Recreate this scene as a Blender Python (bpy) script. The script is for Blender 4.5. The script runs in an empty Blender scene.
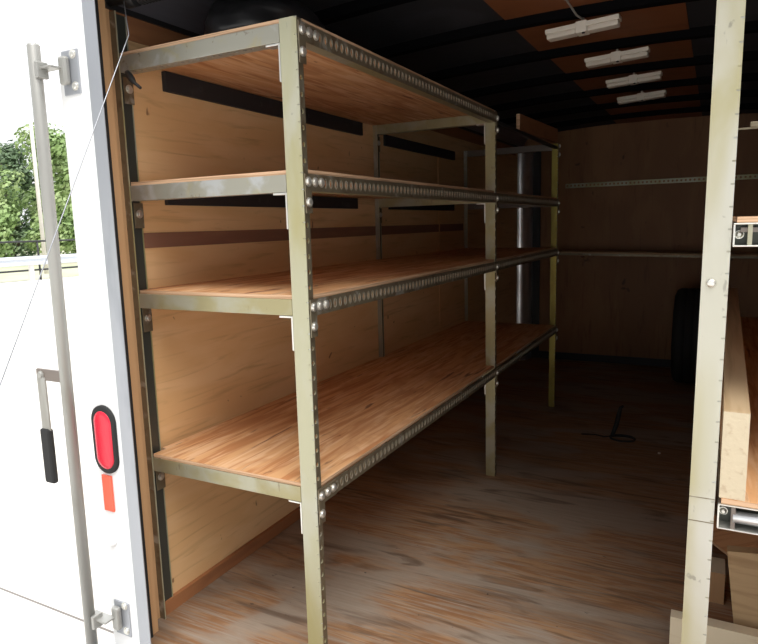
import bpy, bmesh, math, random
from mathutils import Vector, Matrix, noise

# ------------------------------------------------------------------ camera, sky, exposure
S = bpy.context.scene
COL = S.collection
cam_d = bpy.data.cameras.new('camera'); cam = bpy.data.objects.new('camera', cam_d); COL.objects.link(cam)
R_ = Vector((0.8856858, 0.46352348, -0.02658301)); U_ = Vector((-0.04646087, 0.14545331, 0.98827361)); F_ = Vector((-0.46195461, 0.87406483, -0.15036163))
CAMP = Vector((1.47154, -1.27639, 1.18196))
cam.matrix_world = Matrix(((R_.x, U_.x, -F_.x, CAMP.x), (R_.y, U_.y, -F_.y, CAMP.y), (R_.z, U_.z, -F_.z, CAMP.z), (0, 0, 0, 1)))
cam_d.sensor_width = 36; cam_d.lens = 637.21 * 36 / 758; cam_d.clip_start = .02; cam_d.clip_end = 500
S.camera = cam
W = bpy.data.worlds.new('overcast'); S.world = W; W.use_nodes = True
wn = W.node_tree; wn.nodes.clear()
wo = wn.nodes.new('ShaderNodeOutputWorld'); wb = wn.nodes.new('ShaderNodeBackground')
wt = wn.nodes.new('ShaderNodeTexCoord'); wsx = wn.nodes.new('ShaderNodeSeparateXYZ'); wr = wn.nodes.new('ShaderNodeValToRGB')
wn.links.new(wt.outputs['Generated'], wsx.inputs[0]); wn.links.new(wsx.outputs['Z'], wr.inputs[0])
wr.color_ramp.elements[0].position = 0.0; wr.color_ramp.elements[0].color = (1.15, 1.17, 1.2, 1)
wr.color_ramp.elements[1].position = 1.0; wr.color_ramp.elements[1].color = (3.4, 3.45, 3.5, 1)
wn.links.new(wr.outputs[0], wb.inputs['Color'])
wm = wn.nodes.new('ShaderNodeMapRange'); wm.inputs[1].default_value = -.75; wm.inputs[2].default_value = .25; wm.inputs[3].default_value = .36; wm.inputs[4].default_value = 1.0
wn.links.new(wsx.outputs['Y'], wm.inputs[0]); wn.links.new(wm.outputs[0], wb.inputs['Strength'])   # sky dimmed behind the camera, added to darken the trailer's far end
wn.links.new(wb.outputs[0], wo.inputs[0])
sun_d = bpy.data.lights.new('hazy_sun', 'SUN'); sun = bpy.data.objects.new('hazy_sun', sun_d); COL.objects.link(sun)
sun_d.energy = 3.4; sun_d.angle = math.radians(42); sun_d.color = (1, .96, .9)
sun.rotation_euler = Vector((-.34, .44, -.95)).to_track_quat('-Z', 'Y').to_euler(); sun.location = (3, -5, 8)
S.view_settings.view_transform = 'Standard'; S.view_settings.look = 'None'; S.view_settings.gamma = 1
S.view_settings.use_curve_mapping = False
S.view_settings.exposure = -0.18
S.cycles.max_bounces = 10; S.cycles.diffuse_bounces = 7; S.cycles.glossy_bounces = 5
S.cycles.use_denoising = True

rnd = random.Random(7)
# ------------------------------------------------------------------ materials
def mat(name, col, rough=.6, metal=0.0, spec=.5):
    m = bpy.data.materials.new(name); m.use_nodes = True
    b = m.node_tree.nodes['Principled BSDF']
    b.inputs['Base Color'].default_value = (*col, 1); b.inputs['Roughness'].default_value = rough
    b.inputs['Metallic'].default_value = metal; b.inputs['Specular IOR Level'].default_value = spec
    return m
def nd(m, t, **k):
    n = m.node_tree.nodes.new(t)
    for a, v in k.items(): setattr(n, a, v)
    return n
def lk(m, a, b): m.node_tree.links.new(a, b)
def layers(m, base, specs, bump=0.0, rough_var=None, vec='Object'):
    """specs: (colour, scale3, noise_scale, lo, hi, detail, strength, rot)"""
    bs = m.node_tree.nodes['Principled BSDF']
    tc = nd(m, 'ShaderNodeTexCoord'); cur = None; last = None
    for i, (c, sc, ns, lo, hi, det, st, dist) in enumerate(specs):
        mp = nd(m, 'ShaderNodeMapping'); mp.inputs['Scale'].default_value = sc; mp.inputs['Location'].default_value = (i * 3.1, i * 1.7, i * .9)
        lk(m, tc.outputs[vec], mp.inputs[0])
        n = nd(m, 'ShaderNodeTexNoise'); n.inputs['Scale'].default_value = ns; n.inputs['Detail'].default_value = det; n.inputs['Distortion'].default_value = dist
        lk(m, mp.outputs[0], n.inputs['Vector'])
        r = nd(m, 'ShaderNodeMapRange'); r.inputs[1].default_value = lo; r.inputs[2].default_value = hi; r.inputs[4].default_value = st; r.interpolation_type = 'SMOOTHSTEP'
        lk(m, n.outputs['Fac'], r.inputs[0])
        x = nd(m, 'ShaderNodeMix', data_type='RGBA')
        lk(m, r.outputs[0], x.inputs[0])
        if cur is None: x.inputs[6].default_value = (*base, 1)
        else: lk(m, cur, x.inputs[6])
        x.inputs[7].default_value = (*c, 1); cur = x.outputs[2]; last = n
    lk(m, cur, bs.inputs['Base Color'])
    if bump:
        b = nd(m, 'ShaderNodeBump'); b.inputs['Strength'].default_value = bump; b.inputs['Distance'].default_value = .003
        lk(m, last.outputs['Fac'], b.inputs['Height']); lk(m, b.outputs[0], bs.inputs['Normal'])
    return m
M = {}
M['ply'] = layers(mat('plywood shelf', (.6, .36, .2), .7), (.68, .38, .18), [
    ((.48, .20, .075), (15, 1.3, 15), 1.6, .44, .62, 7, .85, 1.6),
    ((.78, .51, .30), (26, 1.8, 26), 2.0, .48, .64, 6, .8, .8),
    ((.52, .25, .11), (5, 2.2, 5), 1.5, .52, .66, 6, .6, 1.0),
    ((.16, .06, .03), (20, 2.2, 20), 1.5, .64, .71, 4, .85, .8),
    ((.09, .05, .035), (9, 5, 9), 1.3, .72, .78, 3, .8, .3)], .25)
M['ply_edge'] = layers(mat('plywood edge', (.62, .42, .26), .7), (.66, .43, .27), [((.34, .2, .11), (3, 3, 260), 1, .45, .6, 2, .7, 0)], .2)
M['wall'] = layers(mat('plywood wall', (.62, .4, .2), .6), (.74, .465, .225), [
    ((.82, .56, .31), (1, 1.2, 5), 1.6, .4, .65, 5, .7, .6),
    ((.46, .27, .12), (1, 1.5, 22), 2.2, .52, .75, 5, .55, .8),
    ((.2, .09, .04), (9, 9, 7), 2.2, .735, .78, 2, .8, .3)], .1)
M['wall_far'] = layers(mat('plywood front wall', (.4, .22, .11), .6), (.26, .12, .05), [  # light falloff deep in the trailer is put into this darker plywood
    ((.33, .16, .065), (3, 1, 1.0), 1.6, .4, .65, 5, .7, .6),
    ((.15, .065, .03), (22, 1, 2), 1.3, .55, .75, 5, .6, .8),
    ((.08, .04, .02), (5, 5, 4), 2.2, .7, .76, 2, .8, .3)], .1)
M['floor'] = layers(mat('worn plywood floor', (.4, .3, .22), .62), (.28, .14, .065), [
    ((.38, .225, .12), (4, 30, 3), 1.1, .42, .6, 8, .9, 1.2),
    ((.33, .275, .22), (1.1, 3.0, 1), 1.35, .46, .60, 9, .9, .9),
    ((.30, .23, .175), (4, 110, 3), 1.1, .50, .60, 5, .75, .6),
    ((.37, .315, .26), (3, 70, 3), 1.3, .56, .66, 6, .55, .5),
    ((.10, .06, .038), (1.6, 10, 3), 1.4, .52, .72, 9, .75, 1.5),
    ((.08, .055, .04), (.7, 1.3, 1), 1.2, .56, .74, 7, .65, .8),
    ((.04, .03, .025), (16, 30, 3), 1.7, .70, .76, 4, .8, .3)], .35)
M['zinc'] = layers(mat('yellow zinc steel', (.6, .56, .38), .42, .55), (.38, .34, .19), [
    ((.43, .42, .33), (3, 3, 3), 2.2, .42, .62, 4, .9, .5),
    ((.30, .25, .10), (4, 4, 2), 2.9, .55, .75, 4, .6, .5),
    ((.22, .18, .12), (30, 30, 12), 2.0, .68, .76, 3, .55, .3)], .05)
M['zinc_pale'] = layers(mat('pale zinc steel', (.66, .64, .5), .45, .4), (.47, .46, .325), [
    ((.40, .36, .17), (4, 4, .8), 1.6, .46, .66, 4, .85, .5),
    ((.52, .52, .45), (5, 5, 2), 2.0, .5, .7, 4, .6, .5),
    ((.25, .24, .2), (25, 25, 14), 2.0, .69, .76, 3, .6, .3)], .05)
M['zinc_gold'] = layers(mat('gold zinc steel', (.6, .5, .14), .42, .5), (.35, .29, .065), [((.23, .18, .04), (6, 6, 3), 2.2, .45, .7, 4, .8, .5)], .05)
M['zinc_white'] = layers(mat('whitish zinc steel', (.66, .64, .5), .45, .4), (.55, .54, .46), [
    ((.42, .38, .20), (2, 2, .5), 1.9, .42, .60, 3, .85, .5), ((.62, .62, .60), (5, 5, 2), 2.0, .5, .7, 4, .5, .5),
    ((.22, .21, .18), (25, 25, 14), 2.0, .67, .74, 3, .6, .3)], .05)
M['rail'] = layers(mat('grey zinc steel', (.5, .5, .45), .4, .6), (.40, .39, .33), [
    ((.54, .56, .57), (5, 5, 5), 2.4, .5, .66, 4, .8, .5), ((.46, .40, .2), (6, 6, 6), 2.1, .5, .72, 4, .7, .5),
    ((.18, .14, .1), (22, 22, 22), 2.0, .64, .74, 3, .6, .3)], .05)
M['perf'] = layers(mat('dull perforated steel', (.35, .3, .2), .45, .6), (.22, .185, .125), [
    ((.45, .44, .40), (9, 9, 9), 2.0, .58, .72, 4, .8, .5), ((.15, .1, .06), (14, 14, 14), 2.0, .5, .7, 3, .7, .3)], .05)
M['bolt'] = mat('bright bolt steel', (.78, .77, .72), .3, .8)
M['white'] = layers(mat('white painted steel', (.86, .87, .88), .35), (.86, .87, .88), [((.7, .71, .72), (4, 4, 1), 2, .6, .8, 3, .5, .2)])
M['alu'] = layers(mat('aluminium trim', (.62, .64, .66), .4, .6), (.42, .44, .48), [((.28, .30, .34), (6, 6, 1.2), 2, .5, .7, 4, .8, .3)])
M['steel'] = layers(mat('galvanised tube', (.55, .55, .52), .45, .5), (.40, .40, .38), [((.28, .27, .24), (9, 9, 2), 2, .5, .75, 4, .8, .3)])
M['silver'] = layers(mat('bright aluminium', (.8, .82, .85), .28, .85), (.88, .9, .93), [((.5, .5, .52), (6, 6, 2), 2, .5, .7, 4, .7, .3)])
M['black'] = mat('black steel', (.018, .018, .02), .5)
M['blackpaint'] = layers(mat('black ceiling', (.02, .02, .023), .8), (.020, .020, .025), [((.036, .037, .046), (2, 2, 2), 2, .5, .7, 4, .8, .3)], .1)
M['hole_lip'] = mat('lit hole lip', (.30, .27, .21), .45, .4)  # paler rim steel, standing in for light caught on hole edges
M['shaded_zinc'] = mat('shaded zinc inner face', (.075, .08, .07), .35, .5)  # shade inside the angle and channel is put into this dark colour
M['dark_steel'] = mat('dull brown steel', (.20, .17, .15), .45, .4)
M['bow'] = mat('black roof bow', (.005, .005, .006), .9, 0, .05)
M['rubber'] = mat('black rubber', (.016, .016, .017), .75)
M['plastic'] = layers(mat('black plastic sheet', (.02, .02, .022), .35), (.016, .016, .018), [((.03, .03, .034), (5, 5, 5), 2, .5, .7, 3, .8, .3)], .3)
M['cove'] = mat('dark grey cove metal', (.20, .19, .22), .4, .3)
M['strip'] = layers(mat('black stained strip', (.02, .018, .02), .7), (.02, .018, .02), [((.05, .045, .05), (4, 4, 4), 3, .6, .75, 3, .7, 0)])
M['band'] = layers(mat('brown stained strip', (.2, .09, .06), .7), (.235, .115, .075), [((.3, .15, .09), (1, 2, 12), 2, .45, .7, 4, .7, .4)])
M['redwood'] = layers(mat('reddish plywood', (.38, .16, .07), .6), (.36, .155, .065), [((.25, .1, .045), (1, 2, 12), 2, .45, .7, 4, .7, .4)])
M['trimwood'] = layers(mat('tan plywood trim', (.6, .38, .2), .6), (.58, .35, .18), [((.5, .28, .13), (20, 20, 1), 2, .5, .7, 4, .6, .3)])
M['ceilply'] = layers(mat('brown ceiling board', (.36, .14, .05), .6), (.24, .085, .03), [((.17, .06, .02), (2, 4, 2), 2, .45, .7, 4, .7, .4)])
M['lens'] = mat('frosted lamp lens', (.72, .68, .6), .45)
M['lampwhite'] = mat('lamp housing', (.80, .77, .69), .5)
M['red'] = mat('red lens', (.72, .02, .05), .25)
M['reflector'] = mat('orange red reflector', (.85, .13, .07), .4)
M['pine'] = layers(mat('pale lumber', (.72, .6, .42), .65), (.84, .74, .54), [((.70, .56, .36), (3, 3, 30), 1.6, .5, .7, 5, .7, .6)], .2)
M['pine_top'] = layers(mat('lumber length', (.6, .45, .28), .65), (.62, .46, .28), [((.48, .33, .18), (30, 1.5, 30), 1.4, .45, .7, 5, .8, .6)], .2)
M['endgrain'] = layers(mat('lumber end grain', (.85, .75, .58), .8), (.62, .53, .38), [((.48, .37, .25), (50, 50, 50), 1.4, .55, .75, 3, .7, .3)], .5)
M['oldwood'] = layers(mat('weathered plank', (.42, .28, .16), .7), (.48, .33, .18), [((.30, .18, .085), (2, 2, 22), 1.5, .45, .7, 5, .8, 1.0), ((.1, .04, .02), (11, 11, 11), 1.0, .74, .8, 1, .9, .2)], .3)
M['orange_ply'] = layers(mat('orange plywood offcut', (.62, .33, .16), .7), (.66, .36, .18), [((.5, .24, .1), (2, 20, 2), 1.5, .45, .7, 5, .8, .6)], .2)
M['concrete'] = mat('pale concrete', (.62, .61, .58), .9)
M['leaf'] = layers(mat('leaves', (.15, .3, .06), .6), (.24, .36, .13), [((.38, .48, .22), (.6, .6, .6), 1.2, .4, .65, 3, .9, .3)])
M['leaf_dark'] = layers(mat('dark leaves', (.06, .13, .05), .6), (.12, .19, .10), [((.18, .25, .13), (.6, .6, .6), 1.2, .4, .65, 3, .9, .3)])
M['bark'] = mat('bark', (.12, .09, .06), .9)
M['pole'] = mat('weathered pole', (.74, .7, .67), .9)
M['grass'] = layers(mat('grass verge', (.2, .3, .1), .9), (.42, .45, .30), [((.5, .47, .36), (.3, .3, .3), 2, .4, .6, 4, .8, .3)])
M['guard'] = mat('galvanised guardrail', (.62, .65, .7), .45, .3)
# concrete slab joints
def slab(m):
    b = m.node_tree.nodes['Principled BSDF']; tc = nd(m, 'ShaderNodeTexCoord'); sx = nd(m, 'ShaderNodeSeparateXYZ'); lk(m, tc.outputs['Object'], sx.inputs[0])
    outs = []
    for ax, off, per in (('X', 3.9, 4.2), ('Y', -.37, 4.2)):
        a = nd(m, 'ShaderNodeMath', operation='ADD'); a.inputs[1].default_value = off + 420; lk(m, sx.outputs[ax], a.inputs[0])
        q = nd(m, 'ShaderNodeMath', operation='MODULO'); q.inputs[1].default_value = per; lk(m, a.outputs[0], q.inputs[0])
        c = nd(m, 'ShaderNodeMath', operation='LESS_THAN'); c.inputs[1].default_value = .012; lk(m, q.outputs[0], c.inputs[0]); outs.append(c)
    mx = nd(m, 'ShaderNodeMath', operation='MAXIMUM'); lk(m, outs[0].outputs[0], mx.inputs[0]); lk(m, outs[1].outputs[0], mx.inputs[1])
    n = nd(m, 'ShaderNodeTexNoise'); n.inputs['Scale'].default_value = .6; n.inputs['Detail'].default_value = 6; lk(m, tc.outputs['Object'], n.inputs['Vector'])
    cr = nd(m, 'ShaderNodeValToRGB'); cr.color_ramp.elements[0].position = .3; cr.color_ramp.elements[0].color = (.60, .58, .54, 1); cr.color_ramp.elements[1].position = .6; cr.color_ramp.elements[1].color = (.7, .69, .67, 1)
    lk(m, n.outputs['Fac'], cr.inputs[0])
    x = nd(m, 'ShaderNodeMix', data_type='RGBA'); lk(m, mx.outputs[0], x.inputs[0]); lk(m, cr.outputs[0], x.inputs[6]); x.inputs[7].default_value = (.2, .19, .18, 1)
    lk(m, x.outputs[2], b.inputs['Base Color'])
slab(M['concrete'])

# ------------------------------------------------------------------ mesh helpers (world coordinates)
class MB:
    def __init__(s): s.v = []; s.f = []; s.m = []; s.sm = []; s.mats = []
    def mi(s, m):
        if m not in s.mats: s.mats.append(m)
        return s.mats.index(m)
    def add(s, vs, fs, m, smooth=False):
        o = len(s.v); s.v += [tuple(x) for x in vs]; k = s.mi(m)
        for f in fs: s.f.append([o + i for i in f]); s.m.append(k); s.sm.append(smooth)
        return s
    def box(s, a, b, m, T=None, bev=0.0):
        x0, y0, z0 = [min(p, q) for p, q in zip(a, b)]; x1, y1, z1 = [max(p, q) for p, q in zip(a, b)]
        bev = min(bev, (x1 - x0) * .45, (y1 - y0) * .45, (z1 - z0) * .45)
        if bev <= 0:
            vs = [(x0, y0, z0), (x1, y0, z0), (x1, y1, z0), (x0, y1, z0), (x0, y0, z1), (x1, y0, z1), (x1, y1, z1), (x0, y1, z1)]
            fs = [(0, 3, 2, 1), (4, 5, 6, 7), (0, 1, 5, 4), (1, 2, 6, 5), (2, 3, 7, 6), (3, 0, 4, 7)]
        else:
            bm = bmesh.new(); bmesh.ops.create_cube(bm, size=1)
            for v in bm.verts: v.co = Vector(((x0 + x1) / 2 + v.co.x * (x1 - x0), (y0 + y1) / 2 + v.co.y * (y1 - y0), (z0 + z1) / 2 + v.co.z * (z1 - z0)))
            bmesh.ops.bevel(bm, geom=list(bm.edges), offset=bev, segments=2, affect='EDGES', profile=.5)
            bm.verts.ensure_lookup_table(); bm.verts.index_update()
            vs = [v.co.copy() for v in bm.verts]; fs = [[v.index for v in f.verts] for f in bm.faces]; bm.free()
        if T: vs = [T @ Vector(p) for p in vs]
        return s.add(vs, fs, m)
    def tube(s, pts, r, m, n=12, cap=True, smooth=True):
        pts = [Vector(p) for p in pts]; rs = r if isinstance(r, (list, tuple)) else [r] * len(pts)
        vs = []; up = None
        for i, p in enumerate(pts):
            d = (pts[min(i + 1, len(pts) - 1)] - pts[max(i - 1, 0)]).normalized()
            if up is None: up = d.orthogonal().normalized()
            up = (up - d * up.dot(d)).normalized(); w = d.cross(up)
            for k in range(n):
                a = 2 * math.pi * k / n; vs.append(p + (up * math.cos(a) + w * math.sin(a)) * rs[i])
        fs = []
        for i in range(len(pts) - 1):
            for k in range(n): fs.append((i * n + k, i * n + (k + 1) % n, (i + 1) * n + (k + 1) % n, (i + 1) * n + k))
        s.add(vs, fs, m, smooth)
        if cap:
            o = len(s.v) - len(vs); k = s.mi(m)
            s.f.append([o + i for i in range(n)][::-1]); s.m.append(k); s.sm.append(False)
            s.f.append([o + (len(pts) - 1) * n + i for i in range(n)]); s.m.append(k); s.sm.append(False)
        return s
    def prism(s, poly, axis, a, b, m):
        """poly: 2D points in the two other axes (order x,y,z minus axis)"""
        def P(p, t):
            q = list(p); q.insert('xyz'.index(axis), t); return tuple(q)
        n = len(poly); vs = [P(p, a) for p in poly] + [P(p, b) for p in poly]
        fs = [tuple(range(n))[::-1], tuple(range(n, 2 * n))] + [(i, (i + 1) % n, n + (i + 1) % n, n + i) for i in range(n)]
        return s.add(vs, fs, m)
    def perf(s, o, dl, dw, L, Wd, t, pitch, hw, hh, m, c=.5, skip=None, m2=None):
        """perforated flat strip: origin o, length dir dl, width dir dw; normal = dl x dw; octagonal holes"""
        o = Vector(o); dl = Vector(dl); dw = Vector(dw); nn = dl.cross(dw) * t
        n = max(1, int(round(L / pitch))); p = L / n
        for i in range(n):
            q = o + dl * (p * i)
            out = [(0, 0), (.5, 0), (1, 0), (1, .5), (1, 1), (.5, 1), (0, 1), (0, .5)]
            if skip and skip(p * (i + .5)):
                cs = [q, q + dl * p, q + dl * p + dw * Wd, q + dw * Wd]
                vs = cs + [v + nn for v in cs]
                s.add(vs, [(0, 3, 2, 1), (4, 5, 6, 7), (0, 1, 5, 4), (2, 3, 7, 6)], m); continue
            vo = [q + dl * (a * p) + dw * (b * Wd) for a, b in out]
            ct = q + dl * (p * .5) + dw * (Wd * c)
            vi = [ct + dl * (math.cos(g) * hw) + dw * (math.sin(g) * hh) for g in [math.radians(225 + 45 * k) for k in range(8)]]
            vs = vo + vi + [v + nn for v in vo] + [v + nn for v in vi]
            fs = []
            for k in range(8):
                j = (k + 1) % 8
                fs += [(k, 8 + k, 8 + j, j), (16 + k, 16 + j, 24 + j, 24 + k)]
                if m2 is None: fs.append((8 + k, 24 + k, 24 + j, 8 + j))
            fs += [(0, 1, 17, 16), (1, 2, 18, 17), (4, 5, 21, 20), (5, 6, 22, 21)]
            s.add(vs, fs, m)
            if m2 is not None:
                # rolled lip around each hole; the light it catches is in its colour
                vr = [ct + nn + dl * (math.cos(g) * hw * f) + dw * (math.sin(g) * hh * f) + nn * e for f, e in ((1.0, -1.0), (1.0, .35), (1.28, 0)) for g in [math.radians(225 + 45 * k) for k in range(8)]]
                s.add(vr, [(r_ * 8 + k, r_ * 8 + (k + 1) % 8, (r_ + 1) * 8 + (k + 1) % 8, (r_ + 1) * 8 + k) for r_ in range(2) for k in range(8)], m2)
        for e in (0, L):
            q = o + dl * e; s.add([q, q + dw * Wd, q + dw * Wd + nn, q + nn], [(0, 1, 2, 3)], m)
        return s
    def build(s, name, parent=None, recalc=True):
        me = bpy.data.meshes.new(name)
        off = world_loc(parent) if parent is not None else Vector((0, 0, 0))
        me.from_pydata([tuple(Vector(v) - off) for v in s.v], [], s.f)
        for m in s.mats: me.materials.append(m)
        for p, k, q in zip(me.polygons, s.m, s.sm): p.material_index = k; p.use_smooth = q
        if recalc:
            bm = bmesh.new(); bm.from_mesh(me); bmesh.ops.recalc_face_normals(bm, faces=bm.faces); bm.to_mesh(me); bm.free()
        me.update()
        o = bpy.data.objects.new(name, me); COL.objects.link(o)
        if parent is not None: o.parent = parent
        return o
def world_loc(o):
    v = Vector((0, 0, 0))
    while o is not None: v += o.location; o = o.parent
    return v
def tag(o, label=None, cat=None, group=None, kind=None):
    if label: o['label'] = label
    if cat: o['category'] = cat
    if group: o['group'] = group
    if kind: o['kind'] = kind
    return o
def thing(name, loc, label, cat, group=None):
    o = bpy.data.objects.new(name, None); o.empty_display_size = .1; COL.objects.link(o); o.location = loc
    return tag(o, label, cat, group)
def struct(name, mb): return tag(mb.build(name), kind='structure')
def copy_tree(o, parent=None):
    c = o.copy(); COL.objects.link(c); c.parent = parent
    for ch in [x for x in COL.objects if x.parent == o]: copy_tree(ch, c)
    return c

# ------------------------------------------------------------------ setting: ground and trailer shell
WX = 2.06; FY = 4.2; RY = -.15
g = MB(); g.add([(-120, -120, -.5), (120, -120, -.5), (120, 120, -.5), (-120, 120, -.5)], [(0, 1, 2, 3)], M['concrete']); struct('ground', g)
struct('floor', MB().box((0, RY, -.03), (WX, FY, 0), M['floor']))
struct('trim_1', MB().box((-.03, RY - .012, -.16), (WX + .03, RY, -.004), M['alu']))
def zc(x):
    t = (x - WX / 2) / (WX / 2); return 1.925 - .05 * t * t
def arch(y0, y1, dz0, dz1, m, x0=0.0, x1=WX, n=16):
    mb = MB(); vs = []
    for i in range(n + 1):
        x = x0 + (x1 - x0) * i / n; z = zc(x); vs += [(x, y0, z + dz0), (x, y1, z + dz0), (x, y1, z + dz1), (x, y0, z + dz1)]
    fs = [(0, 1, 2, 3), (4 * n, 4 * n + 3, 4 * n + 2, 4 * n + 1)]
    for i in range(n):
        a = 4 * i
        for k in range(4): fs.append((a + k, a + (k + 1) % 4, a + 4 + (k + 1) % 4, a + 4 + k))
    return mb.add(vs, fs, m)
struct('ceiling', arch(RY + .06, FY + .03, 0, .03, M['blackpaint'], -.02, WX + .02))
# walls
struct('wall_left', MB().box((-.04, RY + .06, -.03), (0, FY, 1.95), M['wall']))
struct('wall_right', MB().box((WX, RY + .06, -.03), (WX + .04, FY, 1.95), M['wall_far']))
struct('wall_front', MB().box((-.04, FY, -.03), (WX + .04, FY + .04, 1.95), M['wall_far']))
# curved coves where the walls meet the ceiling
def cove(xw, sx):
    mb = MB(); prof = []
    for k in range(9):
        a = math.radians(90 * k / 8); prof.append((xw + sx * (.16 - .16 * math.cos(a)), 1.785 + .115 * math.sin(a)))
    prof += [(xw + sx * .16, 1.94), (xw, 1.94)]
    mb.prism(prof, 'y', -.02, FY, M['cove']); mb.box((xw, -.02, 1.772), (xw + sx * .012, FY, 1.786), M['black']); return mb
struct('trim_2', cove(0.0, 1)); struct('trim_3', cove(WX, -1))
struct('trim_4', MB().box((0, .003, 1.708), (.004, 3.95, 1.772), M['redwood']))
struct('baseboard_left', MB().box((0, .003, 0), (.014, 3.95, .043), M['redwood']))
struct('baseboard_right', MB().box((WX - .014, -.03, 0), (WX, FY, .043), M['redwood']))
struct('trim_5', MB().box((0, .003, 1.133), (.003, 2.72, 1.177), M['band']))
n = 6
def wall_strip(y0, y1, z0, z1):
    global n
    mb = MB().box((0, y0, z0), (.016, y1, z1), M['strip'], bev=.002)
    for k in range(4):
        yy = y0 + (y1 - y0) * (k + .5) / 4; mb.tube([(.014, yy, (z0 + z1) / 2), (.0185, yy, (z0 + z1) / 2)], .006, M['black'])
    struct('trim_%d' % n, mb); n += 1
wall_strip(.175, 1.372, 1.590, 1.6468); wall_strip(1.603, 2.55, 1.567, 1.62)
wall_strip(.15, 1.305, 1.258, 1.3055); wall_strip(1.64, 2.53, 1.258, 1.3055)
for yy in (2.30, 3.2):   # batten seams between wall sheets
    struct('trim_%d' % n, MB().box((0, yy, .043), (.004, yy + .014, 1.567), M['wall'])); n += 1
# front left nose corner: aluminium facet and black gasket
mb = MB(); mb.prism([(0.0, 4.20)] + [(.085 * math.sin(math.radians(a)), 4.105 - .085 * math.cos(math.radians(a))) for a in range(0, 91, 10)] + [(.085, 4.20)], 'z', .0, 1.785, M['silver']); struct('trim_%d' % n, mb); n += 1
struct('trim_%d' % n, MB().box((.086, 4.186, 0), (.15, 4.2, 1.785), M['black'])); n += 1
struct('trim_%d' % n, MB().box((.15, 4.188, 0), (WX, 4.2, .06), M['black'])); n += 1
# ceiling bows
for k in range(9):
    y = .16 + .51 * k
    b = arch(y - .022, y + .022, -.034, 0, M['bow'], .1, WX - .1); struct('trim_%d' % n, b); n += 1
# brown boards on the ceiling between the bows
for k in range(8):
    y0 = .16 + .51 * k + .022; y1 = y0 + .466
    j = [rnd.uniform(-.03, .03) for _ in range(3)]
    b = arch(y0, y1, -.004, 0, M['ceilply'], .76 + j[0] * .6, 1.34)
    struct('trim_%d' % n, b); n += 1
# rear frame: header, corner posts
struct('trim_%d' % n, MB().box((-.02, RY, 1.80), (WX + .02, RY + .1, 2.0), M['black'])); n += 1
struct('trim_%d' % n, MB().box((-.02, RY - .003, 1.83), (WX + .02, RY, 2.0), M['white'])); n += 1
def rear_post(x0, sx):
    global n
    X = lambda a: x0 + sx * a
    mb = MB().box((X(-.021), RY + .003, -.16), (X(.057), RY + .06, 2.0), M['white']); mb.box((X(-.021), RY, -.16), (X(.086), RY + .003, 2.0), M['white'], bev=.001); struct('trim_%d' % n, mb); n += 1
    mb = MB().box((X(.0865), RY - .001, -.02), (X(.131), RY + .002, 1.83), M['alu'], bev=.001)
    struct('trim_%d' % n, mb); n += 1
    struct('trim_%d' % n, MB().box((X(.004), RY + .0605, 0), (X(.058), RY + .072, 1.80), M['rubber'])); n += 1
    struct('trim_%d' % n, MB().box((X(-.03), RY + .0725, 0), (X(.050), RY + .1, 1.80), M['trimwood']).box((X(-.03), RY + .1, 0), (X(.0035), RY + .152, 1.775), M['trimwood'])); n += 1
rear_post(0.0, 1); rear_post(WX, -1)
# outer roof and sills close the box
struct('roof', MB().box((-.05, RY + .06, 1.952), (WX + .05, FY + .05, 1.98), M['white']))
mb = MB()
for yy in (.3, 1.3, 2.3, 3.3, 4.1): mb.box((.05, yy, -.1), (WX - .05, yy + .05, -.03), M['black'])
for xx in (0.02, WX - .07): mb.box((xx, RY, -.16), (xx + .05, FY, -.1), M['black'])
tag(mb.build('chassis_frame'), kind='structure')

# ramp door, lowered to the ground behind the photographer
rp = thing('ramp_door', (WX / 2, -.22, 0), 'lowered wooden ramp door sloping from the trailer floor to the concrete', 'ramp door')
ry0, rz0, ry1, rz1 = -.19, -.02, -1.98, -.455
mb = MB(); mb.add([(.16, ry0, rz0), (WX - .16, ry0, rz0), (WX - .16, ry1, rz1), (.16, ry1, rz1), (.16, ry0, rz0 - .035), (WX - .16, ry0, rz0 - .035), (WX - .16, ry1, rz1 - .035), (.16, ry1, rz1 - .035)],
    [(0, 1, 2, 3), (4, 7, 6, 5), (0, 4, 5, 1), (1, 5, 6, 2), (2, 6, 7, 3), (3, 7, 4, 0)], M['floor']); mb.build('ramp_deck', rp)
for xx in (.12, WX - .16):
    mb = MB(); mb.add([(xx, ry0, rz0), (xx + .04, ry0, rz0), (xx + .04, ry1, rz1), (xx, ry1, rz1), (xx, ry0, rz0 - .04), (xx + .04, ry0, rz0 - .04), (xx + .04, ry1, rz1 - .04), (xx, ry1, rz1 - .04)],
        [(0, 1, 2, 3), (4, 7, 6, 5), (0, 4, 5, 1), (1, 5, 6, 2), (2, 6, 7, 3), (3, 7, 4, 0)], M['alu']); mb.build('side_rail', rp)
MB().tube([(.1, -.175, -.03), (WX - .1, -.175, -.03)], .012, M['steel']).build('hinge', rp)

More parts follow.
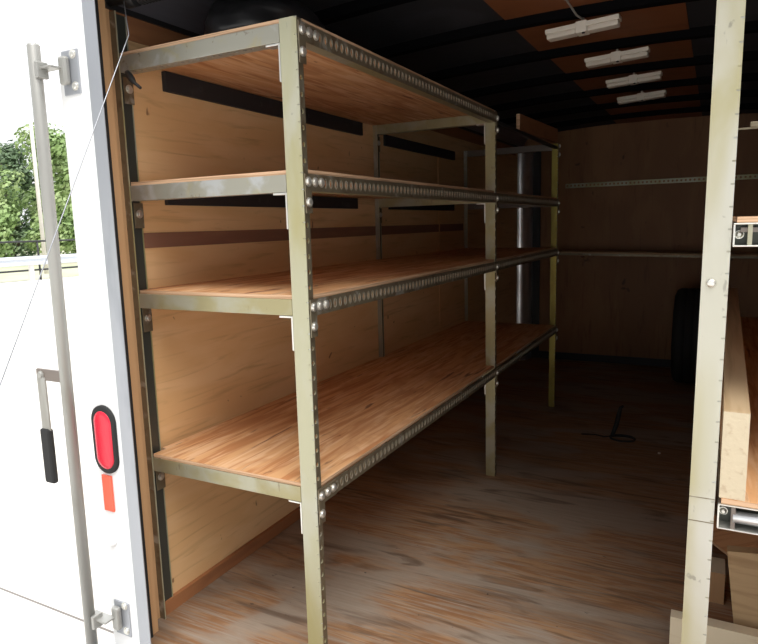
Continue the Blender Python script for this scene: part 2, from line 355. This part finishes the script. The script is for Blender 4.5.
# ------------------------------------------------------------------ fittings on the rear frame
def hexbolt(mb, c, d, r, m, h=.008):
    c = Vector(c); d = Vector(d); q = [c, c + d * h * .3, c + d * h * .31, c + d * h * .8, c + d * h]; mb.tube(q, [r * 1.4, r * 1.4, r * 1.1, r * 1.0, r * .55], m, 14, smooth=False)
t = thing('tail_light', (.022, RY, .625), 'oval red tail light in a black rubber ring on the white rear post', 'light')
def oval(mb, cx, cz, rx, rz, y0, y1, m, dome=0.0, n_=36):
    vs = []; hl = rz - rx
    def ring(s_, y):
        out = []
        for k in range(n_):
            a = 2 * math.pi * k / n_; out.append((cx + rx * s_ * math.cos(a), y, cz + (hl if math.sin(a) >= 0 else -hl) + rx * s_ * math.sin(a)))
        return out
    rings = [ring(1, y0), ring(1, y1)] + ([ring(.93, y1 - dome * .55), ring(.7, y1 - dome * .9), ring(.3, y1 - dome)] if dome else [ring(.85, y1 - .001)])
    for r in rings: vs += r
    fs = []
    for i in range(len(rings) - 1):
        for k in range(n_): fs.append((i * n_ + k, i * n_ + (k + 1) % n_, (i + 1) * n_ + (k + 1) % n_, (i + 1) * n_ + k))
    fs.append(tuple(range((len(rings) - 1) * n_, len(rings) * n_))); mb.add(vs, fs, m, True)
mb = MB(); oval(mb, .026, .625, .046, .096, RY, RY - .006, M['rubber'], .004); mb.build('rubber_ring', t)
mb = MB(); oval(mb, .0275, .625, .034, .082, RY - .006, RY - .009, M['red'], .004); mb.build('lens', t)
t = thing('reflector', (.018, RY, .47), 'small orange-red rectangular reflector below the oval tail light', 'reflector')
MB().box((-.001, RY - .006, .418), (.037, RY, .522), M['reflector'], bev=.002).build('reflector_plate', t)
t = MB(); t.tube([(.016, RY, .326), (.016, RY - .006, .326), (.016, RY - .010, .326)], [.014, .013, .008], M['white'], 16)
tag(t.build('rivet'), 'round pale rivet head on the white post below the reflector', 'rivet')
# lock bar
rod = thing('lock_bar', (-.045, -.2, -.12), 'tall galvanised lock bar with a black-gripped handle beside the white rear post', 'lock bar')
MB().tube([(-.040, -.2, 1.645), (-.040, -.2, 1.64), (-.052, -.2, -.13)], [.0135, .0155, .0155], M['steel'], 20).build('rod', rod)
for (z0, z1, zr) in ((1.525, 1.632, 1.582), (.045, .147, .10)):
    k = MB().box((-.002, RY - .004, z0), (.058, RY, z1), M['alu'], bev=.002)
    br = k.build('mounting_plate', rod)
    for dz in (-.038, .038): mb = MB(); hexbolt(mb, (.042, RY - .004, zr + dz), (0, -1, 0), .008, M['bolt'], .006); mb.build('bolt', br)
    mb = MB().box((.004, RY - .022, zr - .034), (.030, RY - .004, zr + .034), M['steel'], bev=.006); mb.build('clasp', rod)
    mb = MB().box((-.062, -.203, zr + .002), (.018, -.168, zr + .008), M['steel'], bev=.002); mb.box((-.03, -.212, zr - .02), (-.018, -.18, zr + .02), M['steel'], bev=.003); mb.build('bracket_arm', rod)
mb = MB().box((-.150, -.214, .79), (-.045, -.204, .822), M['dark_steel'], bev=.003); hexbolt(mb, (-.128, -.214, .806), (0, -1, 0), .008, M['steel']); mb.build('handle_bracket', rod)
mb = MB().box((-.147, -.216, .60), (-.113, -.210, .80), M['steel'], bev=.002); h = mb.build('handle', rod)
MB().box((-.152, -.222, .498), (-.112, -.204, .655), M['rubber'], bev=.007).build('grip', h)
# ramp spring across the header
sp = thing('ramp_spring', (.1, .03, 1.79), 'black torsion spring shaft under the rear header, above the shelving', 'spring')
MB().tube([(.004, .0, 1.788), (WX - .004, .0, 1.788)], .012, M['black']).build('shaft', sp)
for x0, x1 in ((.12, .75), (1.31, 1.94)):
    pts = []
    nn = int((x1 - x0) / .011)
    for k in range(nn * 10 + 1):
        a = 2 * math.pi * k / 10; pts.append((x0 + (x1 - x0) * k / (nn * 10), .0 +   .022 * math.cos(a), 1.788 +   .022 * math.sin(a)))
    MB().tube(pts, .0048, M['black'], 6).build('coil', sp)
MB().tube([(.075, 0, 1.788), (.11, 0, 1.788)], .026, M['black'], 20).build('cable_drum', sp)
# lift cable of the ramp
mb = MB().tube([(.098, -.033, 1.788), (.16, -.08, 1.664), (.14, -.486, .868), (.114, -1.02, -.175)], .0014, M['alu'], 8)
tag(mb.build('lift_cable'), 'thin steel cable running from the header down past the white rear post', 'cable')

# ------------------------------------------------------------------ shelving racks
def ply(parent, poly, z0, z1, name='shelf_board', top='ply'):
    mb = MB(); nn = len(poly)
    vs = [(x, y, z0) for x, y in poly] + [(x, y, z1) for x, y in poly]
    mb.add(vs, [tuple(range(nn))[::-1], tuple(range(nn, 2 * nn))], M[top])
    mb.add(vs, [(i, (i + 1) % nn, nn + (i + 1) % nn, nn + i) for i in range(nn)], M['ply_edge'])
    return mb.build(name, parent)
TH = .003
def post(parent, x, y, z0, z1, sx, wf, ws, m, holes=True, pitch=.038):
    """corner at (x, y); front flange runs -sx*wf in x facing the rear; side flange runs +y"""
    mb = MB(); xf = x - sx * wf
    mb.box((xf, y, z0), (x - sx * .006, y + TH, z1), M[m])
    # bend with keyhole slots
    nn = int((z1 - z0) / pitch); p = (z1 - z0) / nn
    for i in range(nn):
        a = z0 + i * p; mb.box((x - sx * .006, y, a), (x, y + TH, a + p - .003), M[m])
        mb.box((x - sx * .006, y + .0015, a + p - .003), (x, y + TH, a + p), M['rail'])
    if holes:
        xs = x - TH if sx > 0 else x
        mb.perf((xs, y + TH, z0), (0, 0, 1), (0, 1, 0), z1 - z0, ws - TH, -TH if sx < 0 else TH, pitch, .0062, .0055, M['perf'], m2=M['zinc_pale'])
    else: mb.box((x - sx * TH, y + TH, z0), (x, y + ws, z1), M[m])
    return mb.build('upright_post', parent)
def wall_post(parent, y, z1, m='rail'):
    xr = .0265 if y < .1 else .027; mb = MB().box((.0045, y, 0), (xr, y + TH, z1), M['perf' if y < .1 else m]); mb.box((.0045, y + TH, 0), (.0075, y + .052, z1), M['shaded_zinc'])
    mb.box((.0075, y + .0495, 0), (.0100, y + .052, z1), M['zinc_pale']); mb.box((xr - .0016, y - .0004, 0), (xr + .0004, y + TH, z1), M['zinc_pale'])  # pale strips paint the edge highlights onto both flanges
    return mb.build('upright_post', parent)
def xbeam(parent, x0, x1, y, z, m, h=.041, d=.032, back=1):
    mb = MB().box((x0, y, z), (x1, y + TH, z + h), M[m], bev=.001)
    ya = y + TH if back > 0 else y - d
    mb.perf((x0, ya, z), (1, 0, 0), (0, 1, 0), x1 - x0, d, TH, .025, .007, .0045, M[m], c=.35)
    return mb.build('cross_beam', parent)
def ybeam(parent, x, y0, y1, z, m, h=.041, d=.03, sx=1, perf=True):
    mb = MB()
    xs = x if sx > 0 else x - TH
    mb.perf((xs, y0, z), (0, 1, 0), (0, 0, 1), y1 - y0, h, TH, .0254, .0068, .0105, M[m], m2=M['hole_lip'])
    mb.box((x - sx * d, y0, z - .0005), (x, y1, z + TH), M['zinc'])
    return mb.build('side_beam', parent)
def bolt_at(mb, c, d): hexbolt(mb, c, d, .0085, M['bolt'], .007)

XA = .6048; Y2 = 1.486; Y3 = 2.733; LV = [1.607, 1.266, .966, .480]
rk = thing('shelving_rack', (.3, 1.37, 0), 'long slotted-angle steel rack with four levels of plywood shelves along the left wall', 'shelving rack', None)
post(rk, XA, 0, 0, 1.657, 1, .0476, .027, 'zinc_pale')
p = post(rk, XA, Y2, 0, 1.657, 1, .044, .03, 'zinc'); 
post(rk, XA, Y3, 0, 1.640, 1, .036, .03, 'zinc_gold')['label'] = 'gold tinted steel upright nearest the front wall'
wall_post(rk, 0, 1.765); wall_post(rk, 1.49, 1.70); wall_post(rk, Y3, 1.64)
for li, z in enumerate(LV):
    # boards with notches for the uprights
    if li == 0: poly = [(.031, .004), (.553, .004), (.553, .032), (.601, .032), (.601, Y2 - .002), (.03, Y2 - .002), (.03, .056), (.010, .056), (.010, .004)][::1]
    if li == 0: poly = [(.0285, .0045), (.5565, .0045), (.5565, .0285), (.6012, .0285), (.6012, Y2 - .001), (.0285, Y2 - .001), (.0285, Y2 - .001), (.012, Y2 - .001), (.012, .055), (.0285, .055)]
    if li == 0: poly = [(.0285, .0045), (.5565, .0045), (.5565, .0285), (.6012, .0285), (.6012, Y2 - .001), (.012, Y2 - .001), (.012, .055), (.0285, .055)]
    else: poly = [(.0285, .0045), (.5565, .0045), (.5565, .0285), (.6012, .0285), (.6012, Y2 - .001), (.559, Y2 - .001), (.559, Y2 + .033), (.6012, Y2 + .033), (.6012, Y3 - .001), (.012, Y3 - .001), (.012, 1.545), (.030, 1.545), (.030, 1.487), (.012, 1.487), (.012, .055), (.0285, .055)]
    ply(rk, poly, z + .0412, z + .0512)
    fm = ['rail', 'rail', 'zinc', 'zinc'][li]
    xbeam(rk, .0285, .5555, .0005, z, fm)
    xbeam(rk, .0285, .559, Y2, z, 'zinc')
    xbeam(rk, .0285, .567, Y3, z if li else z - .005, 'dark_steel', h=.041 if li else .037)
    ybeam(rk, XA + .0004, .004, Y2 + .02, z, 'perf')
    if li: ybeam(rk, XA + .0004, Y2 + .021, Y3 + .03, z, 'perf')
    else: MB().box((XA - .022, Y2 + .035, z), (XA - .002, Y3 - .002, z + .014), M['black']).build('side_beam', rk)
    # corner plates and bolts on the aisle face
    mb = MB(); xo = XA + .0036
    mb.prism([(0.0005, z - .052), (.027, z - .052), (.027, z + .0), (.086, z + .0), (.086, z + .040), (.0005, z + .040)], 'x', xo, xo + .0025, M['perf'])
    pl = mb.build('corner_plate', rk)
    for (yy, zz) in ((.013, .022), (.042, .022), (.070, .022), (.013, -.026)):
        mb = MB(); bolt_at(mb, (xo + .0025, yy, z + zz), (1, 0, 0)); mb.build('bolt', pl)
    for yb in (Y2, Y3):
        mb = MB(); mb.prism([(yb + .001, z - .05), (yb + .028, z - .05), (yb + .028, z + .03), (yb + .001, z + .03)], 'x', xo, xo + .0022, M['perf']); pl = mb.build('corner_plate', rk)
        for (yy, zz) in ((.014, .018), (.014, -.032)):
            mb = MB(); bolt_at(mb, (xo + .002, yb + yy, z + zz), (1, 0, 0)); mb.build('bolt', pl)
    # light clips under the cross beams, beside the posts
    for yb, xe in ((0, .5565), (Y2, .5600)):
        mb = MB().box((xe - .006, yb + .001, z - .088), (xe - .001, yb + .028, z - .001), M['bolt'], bev=.001)
        mb.box((xe - .042, yb + .001, z - .006), (xe - .006, yb + .028, z - .001), M['bolt'], bev=.001); mb.build('corner_clip', rk)['label'] = 'bright angled clip under the beam'
    # plates on the wall side uprights
    for yb in (0.0, 1.49):
        mb = MB().box((.0098, yb + .022, z - .075), (.0125, yb + .056, z - .004), M['perf'], bev=.001); pl = mb.build('corner_plate', rk)
        mb = MB(); bolt_at(mb, (.0125, yb + .040, z - .035), (1, 0, 0)); mb.build('bolt', pl)

# right hand rack
XR = 1.448
rr = thing('shelving_rack', (1.75, 1.3, 0), 'right-hand steel rack, its pale slotted upright close in front', 'shelving rack', None)
o = post(rr, 1.4925, 0, 0, 1.74, 1, .043, .03, 'zinc_white')
for v in o.data.vertices: v.co.x += .0055 * (v.co.z - .6)
hb = MB(); hb.tube([(1.4680, 0, 1.064), (1.4680, -.003, 1.064), (1.4680, -.006, 1.064)], [.0085, .008, .004], M['bolt'], 14); hb.build('bolt', rr)
for zz in (.613, .66):
    MB().box((1.4500, -.0006, zz), (1.4925, .0, zz + .0016), M['perf']).build('scribed_line', rr)
mb = MB().box((2.02, .0, 0), (2.052, TH, 1.74), M['zinc']); mb.box((2.049, 0, 0), (2.052, .04, 1.74), M['zinc']); mb.build('upright_post', rr)
for y in (2.45,):
    mb = MB().box((2.02, y, 0), (2.052, y + TH, 1.5), M['zinc']); mb.box((2.049, y, 0), (2.052, y + .04, 1.5), M['zinc']); mb.build('upright_post', rr)
for zt, zb in ((1.1795, 1.128), (.667, .608)):
    ply(rr, [(1.503, -.004), (2.018, -.004), (2.018, 2.44), (1.503, 2.44)], zt - .010, zt)
    zc0 = zt - .0105
    mb = MB(); t_ = .0028                                         # open channel beam: lips, closed end, web at the back
    mb.box((1.498, -.006, zb), (2.02, .03, zb + t_), M['bolt'], bev=.001); mb.box((1.498, -.006, zc0 - t_), (2.02, .03, zc0), M['bolt'], bev=.001)
    mb.box((1.498, -.006, zb + t_), (1.498 + t_, .03, zc0 - t_), M['bolt']); mb.box((1.501, .027, zb + t_), (2.02, .03, zc0 - t_), M['shaded_zinc'])
    b = mb.build('cross_beam', rr)
    mb = MB(); hexbolt(mb, (1.508, .026, (zb + zc0) / 2), (0, -1, 0), .0055, M['bolt'], .008); mb.build('bolt', b)
    mb = MB(); mb.box((1.520, -.004, zb + t_), (1.527, .026, zc0 - t_), M['zinc'] if zt > 1 else M['dark_steel']); mb.build('spacer', b)
    if zt < 1: MB().tube([(1.523, .004, (zb + zc0) / 2), (2.0, .004, (zb + zc0) / 2)], .011, M['silver'], 16).build('tube', b)
    else: MB().box((1.509, .0, zc0 - .016), (1.75, .02, zc0 - .008), M['dark_steel']).build('spacer', b)
    ybeam(rr, 1.503, .034, 2.44, zb, 'perf', sx=-1, h=zc0 - zb)
mb = MB().box((1.492, .032, 1.329), (1.70, .036, 1.332), M['perf']); mb.box((1.515, .030, 1.332), (1.60, .040, 1.341), M['perf'], bev=.001); mb.build('thin_bar', rr)

# front wall rail and shelf
t = MB(); t.perf((.36, 4.165, 1.440), (1, 0, 0), (0, 0, 1), 1.66, .034, TH, .03, .008, .009, M['zinc']); t.box((.36, 4.168, 1.440), (2.02, 4.1875, 1.443), M['zinc'])
tag(t.build('wall_rail'), 'perforated steel rail fixed across the dark front wall, above the front shelf', 'rail')
t = thing('wall_shelf', (1.1, 4.0, .9), 'shallow dark shelf with a bright steel lip across the front wall', 'shelf')
a = MB().box((.36, 3.93, .915), (2.03, 4.185, .927), M['oldwood']); a = a.build('shelf_board', t)
b = MB().box((.36, 3.924, .898), (2.03, 3.928, .914), M['perf']); b.box((.36, 3.928, .898), (2.03, 3.96, .901), M['zinc']); b = b.build('steel_lip', t)
for o in (a, b):
    for v in o.data.vertices: v.co.z += -.022 * (v.co.x + .3)
for xx in (.5, 1.2, 1.9):
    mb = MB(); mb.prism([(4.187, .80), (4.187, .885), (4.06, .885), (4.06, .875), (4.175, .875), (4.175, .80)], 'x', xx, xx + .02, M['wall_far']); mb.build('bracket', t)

# ------------------------------------------------------------------ loose things
# board standing on the far bay of the top level
mb = MB(); vs = []
for (y, z0, z1) in ((1.89, 1.622, 1.698), (2.73, 1.641, 1.722)): vs += [(.584, y, z0), (.602, y, z0), (.602, y, z1), (.584, y, z1)]
mb.add(vs, [(0, 1, 5, 4), (1, 2, 6, 5), (2, 3, 7, 6), (3, 0, 4, 7)], M['redwood']); mb.add(vs, [(0, 3, 2, 1), (4, 5, 6, 7)], M['ply_edge'])
tag(mb.build('narrow_board'), 'narrow reddish board on edge atop the far bay of the left rack', 'board')
# black bundle on the top shelf
def blob(c, r, m, seed, amp, flat):
    bm = bmesh.new(); bmesh.ops.create_uvsphere(bm, u_segments=48, v_segments=28, radius=1)
    for v in bm.verts:
        d = v.co.normalized(); q = noise.noise(d * 1.6 + Vector((seed, 0, 0))) * amp + abs(noise.noise(d * 5 + Vector((0, seed, 0)))) * amp * .5
        v.co = Vector((c[0] + d.x * r[0] * (1 + q), c[1] + d.y * r[1] * (1 + q), max(flat, c[2] + d.z * r[2] * (1 + q))))
    bm.verts.index_update(); mb = MB(); mb.add([v.co.copy() for v in bm.verts], [[v.index for v in f.verts] for f in bm.faces], m, True); bm.free(); return mb
tag(blob((.27, .34, 1.745), (.16, .20, .095), M['plastic'], 3.1, .16, 1.6585).build('plastic_bundle'), 'crumpled black plastic bundle lying on the top shelf of the left rack', 'bundle')
# black toggle hanging under the top front beam
mb = MB().tube([(.062, -.006, 1.602), (.068, -.008, 1.595), (.082, -.012, 1.582), (.093, -.016, 1.572), (.096, -.017, 1.570), (.125, -.024, 1.552)], [.007, .009, .009, .007, .0045, .004], M['black'], 12)
mb.tube([(.060, -.004, 1.608), (.056, -.006, 1.602), (.062, -.008, 1.596)], .003, M['steel'], 8)
tag(mb.build('toggle_hook'), 'small black toggle hook hanging from the left end of the top shelf beam', 'hook')
# spare tyre
t = thing('spare_tire', (1.34, 3.72, 0), 'black spare tire standing on edge near the front wall', 'tire')
prof = [(.215, .075), (.24, .098), (.29, .104), (.325, .092), (.338, .07), (.340, .03), (.334, .028), (.334, .022), (.340, .02), (.340, -.02), (.334, -.022), (.334, -.028), (.340, -.03), (.338, -.07), (.325, -.092), (.29, -.104), (.24, -.098), (.215, -.075)]
def lathe_x(cx, cy, cz, prof, m, seg=64):
    vs = []; k_ = len(prof)
    for i in range(seg):
        a = 2 * math.pi * i / seg
        for r, x in prof: vs.append((cx + x, cy + r * math.cos(a), cz + r * math.sin(a)))
    fs = [(i * k_ + j, i * k_ + (j + 1) % k_, ((i + 1) % seg) * k_ + (j + 1) % k_, ((i + 1) % seg) * k_ + j) for i in range(seg) for j in range(k_)]
    return MB().add(vs, fs, m, True)
lathe_x(1.34, 3.72, .341, prof, M['rubber']).build('tread', t)
lathe_x(1.34, 3.72, .341, [(.214, .07), (.20, .08), (.19, .02), (.06, .0), (.05, -.01), (.19, .0), (.20, -.08), (.214, -.07)], M['steel']).build('rim', t)
# strap and hook on the floor
pts = []
for k in range(40):
    a = 2 * math.pi * k / 26; pts.append((1.075 + .062 * math.cos(a), 2.255 + .045 * math.sin(a), .006 + .0035 * (k // 26)))
t = thing('tie_down_strap', (1.07, 2.26, 0), 'black tie-down strap coiled on the floor with its hook end sticking up', 'strap')
MB().tube(pts, .0055, M['rubber'], 8).build('coil', t)
MB().tube([(1.02, 2.27, .008), (.98, 2.25, .006), (.93, 2.265, .006), (.86, 2.25, .005)], .004, M['rubber'], 8).build('tail', t)
MB().tube([(1.02, 2.27, .012), (1.035, 2.30, .06), (1.045, 2.33, .12), (1.05, 2.345, .15), (1.065, 2.35, .16)], [.01, .012, .012, .009, .007], M['rubber'], 10).build('hook', t)
mb = MB().box((1.262, 2.10, .0), (1.274, 2.11, .005), M['lampwhite']); tag(mb.build('paper_scrap'), 'tiny pale scrap lying on the dark floor in the aisle', 'scrap')
mb = MB().box((.42, 1.74, 0), (.43, 1.76, .004), M['lampwhite'])
# lumber
def plank(name, label, a, b, rot, piv, side, end, cat='lumber'):
    mb = MB(); T = Matrix.Translation(Vector(piv)) @ rot @ Matrix.Translation(-Vector(piv))
    x0, y0, z0 = a; x1, y1, z1 = b
    vs = [T @ Vector(p) for p in [(x0, y0, z0), (x1, y0, z0), (x1, y1, z0), (x0, y1, z0), (x0, y0, z1), (x1, y0, z1), (x1, y1, z1), (x0, y1, z1)]]
    ax = max(range(3), key=lambda i: abs(b[i] - a[i]))
    F = {'z-': (0, 3, 2, 1), 'z+': (4, 5, 6, 7), 'y-': (0, 1, 5, 4), 'x+': (1, 2, 6, 5), 'y+': (2, 3, 7, 6), 'x-': (3, 0, 4, 7)}
    for k, f in F.items(): mb.add(vs, [f], M[end] if k[0] == 'xyz'[ax] else M[side])
    return tag(mb.build(name), label, cat)
plank('lumber_beam', 'thick pale lumber beam on edge along the lower right shelf, its end grain facing out', (1.499, -.002, .6675), (1.541, 2.3, .832), Matrix.Rotation(math.radians(-.9), 4, 'Z'), (1.52, 0, 0), 'pine_top', 'endgrain')
plank('lumber_board', 'pale board on edge across the floor under the lower right shelf', (1.41, .49, .0), (2.03, .528, .108), Matrix.Identity(4), (0, 0, 0), 'pine', 'endgrain')
plank('weathered_plank', 'weathered brown plank with a dark knot leaning behind the pale board', (1.574, .55, .0), (1.82, .585, .300), Matrix.Rotation(math.radians(-7), 4, 'Y') , (1.574, .56, 0), 'oldwood', 'oldwood', 'plank')
plank('plywood_offcut', 'orange plywood offcut lying slanted under the lower right shelf', (1.47, .86, .17), (1.95, 1.16, .183), Matrix.Rotation(math.radians(-24), 4, 'Y') @ Matrix.Rotation(math.radians(24), 4, 'Z'), (1.6, 1.0, .2), 'orange_ply', 'ply_edge', 'plywood')
plank('wood_block', 'short tan wood block standing under the lower right shelf beside the rack upright', (1.475, .80, 0), (1.545, .90, .10), Matrix.Identity(4), (0, 0, 0), 'trimwood', 'endgrain', 'block')

# ceiling lights
def lamp():
    t = thing('ceiling_light', (0, 0, 0), 'x', 'ceiling light', 'white strip lights in a row under the ceiling')
    h = MB().box((-.145, -.030, .003), (.145, .030, .022), M['lampwhite'], bev=.003).build('housing', t)
    MB().box((-.140, -.027, -.018), (-.0225, .027, .003), M['lens'], bev=.005).build('diffuser', t)
    MB().box((.0225, -.027, -.018), (.140, .027, .003), M['lens'], bev=.005).build('diffuser', t)
    MB().box((-.022, -.031, -.019), (.022, .031, .027), M['lampwhite'], bev=.003).build('centre_bracket', t)
    MB().tube([(0.004, -.012, .026), (.004, -.012, .040)], .006, M['lampwhite'], 10).build('cable_stub', t)
    MB().tube([(0.008, -.026, -.019), (.008, -.026, -.024)], .006, M['black'], 10).build('switch', t)
    return t
L0 = lamp()
LL = [(1.02, 1.18, 'nearest'), (1.068, 1.69, 'second nearest'), (1.08, 2.20, 'third nearest'), (1.066, 2.71, 'farthest')]
for i, (x, y, w) in enumerate(LL):
    o = L0 if i == 0 else copy_tree(L0)
    o.location = (x, y, 1.848); o.scale = (.88, .86, .86); o.rotation_euler = (0, math.radians(-2.5), math.radians(-3)); o['label'] = 'white strip light on the ceiling, the %s of the row of four' % w
pts = [(.93, .70, 1.905), (.96, .85, 1.90), (1.0, 1.0, 1.898), (1.01, 1.12, 1.880), (1.024, 1.160, 1.876)]
tag(MB().tube(pts, .0035, M['steel'], 8).build('lamp_wire'), 'thin wire along the brown ceiling board to the nearest strip light', 'wire')

# ------------------------------------------------------------------ outdoors on the left
def ray(px, py):
    return (R_ * ((px - 379) / 637.21) - U_ * ((py - 322) / 637.21) + F_)
def at(px, D, z=None, py=None):
    v = ray(px, py if py is not None else 250); h = math.hypot(v.x, v.y); q = CAMP + v * (D / h)
    return Vector((q.x, q.y, q.z if z is None else z))
P0 = at(0, 24, 0); P1 = at(60, 25, 0); dr = (P1 - P0).normalized(); nr = Vector((-dr.y, dr.x, 0))
if nr.dot(P0 - CAMP) < 0: nr = -nr
g = MB(); a, b = P0 - dr * 60 + nr * 2.2, P0 + dr * 60 + nr * 2.2
g.add([(a.x, a.y, -.49), (b.x, b.y, -.49), (b.x + nr.x * 60, b.y + nr.y * 60, .6), (a.x + nr.x * 60, a.y + nr.y * 60, .6)], [(0, 1, 2, 3)], M['grass']); tag(g.build('grass_verge'), kind='structure')
t = thing('guardrail', (P0.x, P0.y, -.5), 'long pale corrugated steel guardrail at the far edge of the concrete', 'guardrail')
prof = [(0, .16), (-.05, .20), (-.05, .25), (0, .29), (0, .33), (-.05, .37), (-.05, .42), (0, .46)]
mb = MB(); vs = []; A = P0 - dr * 20; B = P0 + dr * 20
for q in (A, B):
    for w, z in prof: vs.append((q.x + nr.x * w, q.y + nr.y * w, z))
    for w, z in prof: vs.append((q.x + nr.x * (w + .006), q.y + nr.y * (w + .006), z))
nn = 8; fs = [(i, i + 1, 16 + i + 1, 16 + i) for i in range(7)] + [(8 + i, 24 + i, 24 + i + 1, 8 + i + 1) for i in range(7)] + [(0, 16, 24, 8), (7, 15, 31, 23)]
mb.add(vs, fs, M['guard']); mb.build('rail', t)
for k in range(20):
    q = P0 + dr * (-19 + 2 * k) + nr * .09; MB().box((q.x - .06, q.y - .06, -.5), (q.x + .06, q.y + .06, .44), M['pole']).build('post', t)
t = thing('pipe_fence', (P0.x + nr.x * 2, P0.y + nr.y * 2, -.5), 'black metal pipe fence behind the guardrail', 'fence')
for z in (.93, -.12):
    a, b = P0 - dr * 20 + nr * 2, P0 + dr * 20 + nr * 2; MB().tube([(a.x, a.y, z), (b.x, b.y, z)], .035, M['black'], 8).build('rail', t)
for k in range(22):
    q = P0 + dr * (-18.6 + 1.75 * k) + nr * 2; MB().tube([(q.x, q.y, -.5), (q.x, q.y, .96)], .035, M['black'], 8).build('post', t)
q = at(44, 30, 0); tag(MB().tube([(q.x, q.y, -.5), (q.x, q.y, 10)], [.085, .06], M['pole'], 12).build('utility_pole'), 'pale utility pole standing in front of the trees', 'pole')
def tree(q, H, Rr, ml, seed, label, ncl=26, nl=210):
    rg = random.Random(seed); t = thing('tree', (q.x, q.y, q.z), label, 'tree', 'trees beyond the guardrail')
    mb = MB().tube([(q.x, q.y, q.z), (q.x + .1, q.y, q.z + H * .4), (q.x, q.y + .1, q.z + H * .8)], [.2, .13, .04], M['bark'], 8)
    cl = []
    for _ in range(ncl):
        h = rg.uniform(.12, .98); rad = Rr * (1 - abs(h - .45) ** 1.6 * 1.5) * rg.uniform(.25, .9); a = rg.uniform(0, 6.283)
        c = Vector((q.x + rad * math.cos(a), q.y + rad * math.sin(a), q.z + h * H * .93)); cl.append((c, rg.uniform(.55, 1.0)))
        mb.tube([(q.x, q.y, q.z + h * H * .6), tuple(c)], [.05, .015], M['bark'], 5)
    mb.build('trunk', t)
    mb = MB(); vs = []; fs = []
    for c, r in cl:
        for _ in range(nl):
            d = Vector((rg.gauss(0, 1), rg.gauss(0, 1), rg.gauss(0, 1))).normalized(); p = c + d * r * rg.uniform(.45, 1.05); nrm = (d + Vector((rg.uniform(-.8, .8), rg.uniform(-.8, .8), rg.uniform(-.3, .9)))).normalized()
            u = nrm.orthogonal().normalized(); w = nrm.cross(u); s_ = rg.uniform(.09, .17); k = len(vs)
            vs += [p - u * s_, p + w * s_ * .6, p + u * s_, p - w * s_ * .6]; fs.append((k, k + 1, k + 2, k + 3))
    mb.add(vs, fs, ml); mb.build('foliage', t, recalc=False)
spec = [(-6, 38, 6.3, 'leaf'), (56, 38, 7.0, 'leaf'), (12, 46, 7.3, 'leaf_dark'), (74, 45, 8.2, 'leaf')]
lab = ['light green tree at the left edge beyond the guardrail', 'light green tree seen between the lock bar and the white post', 'darker green tree behind the others, beside the pale utility pole', 'tall light green tree mostly hidden behind the white rear post']
for i, (px, D, H, ml) in enumerate(spec):
    q = at(px, D, -.35); tree(q, H, 1.5 if i < 2 else 2.1, M[ml], 10 + i, lab[i], ncl=30 if i < 2 else 46)
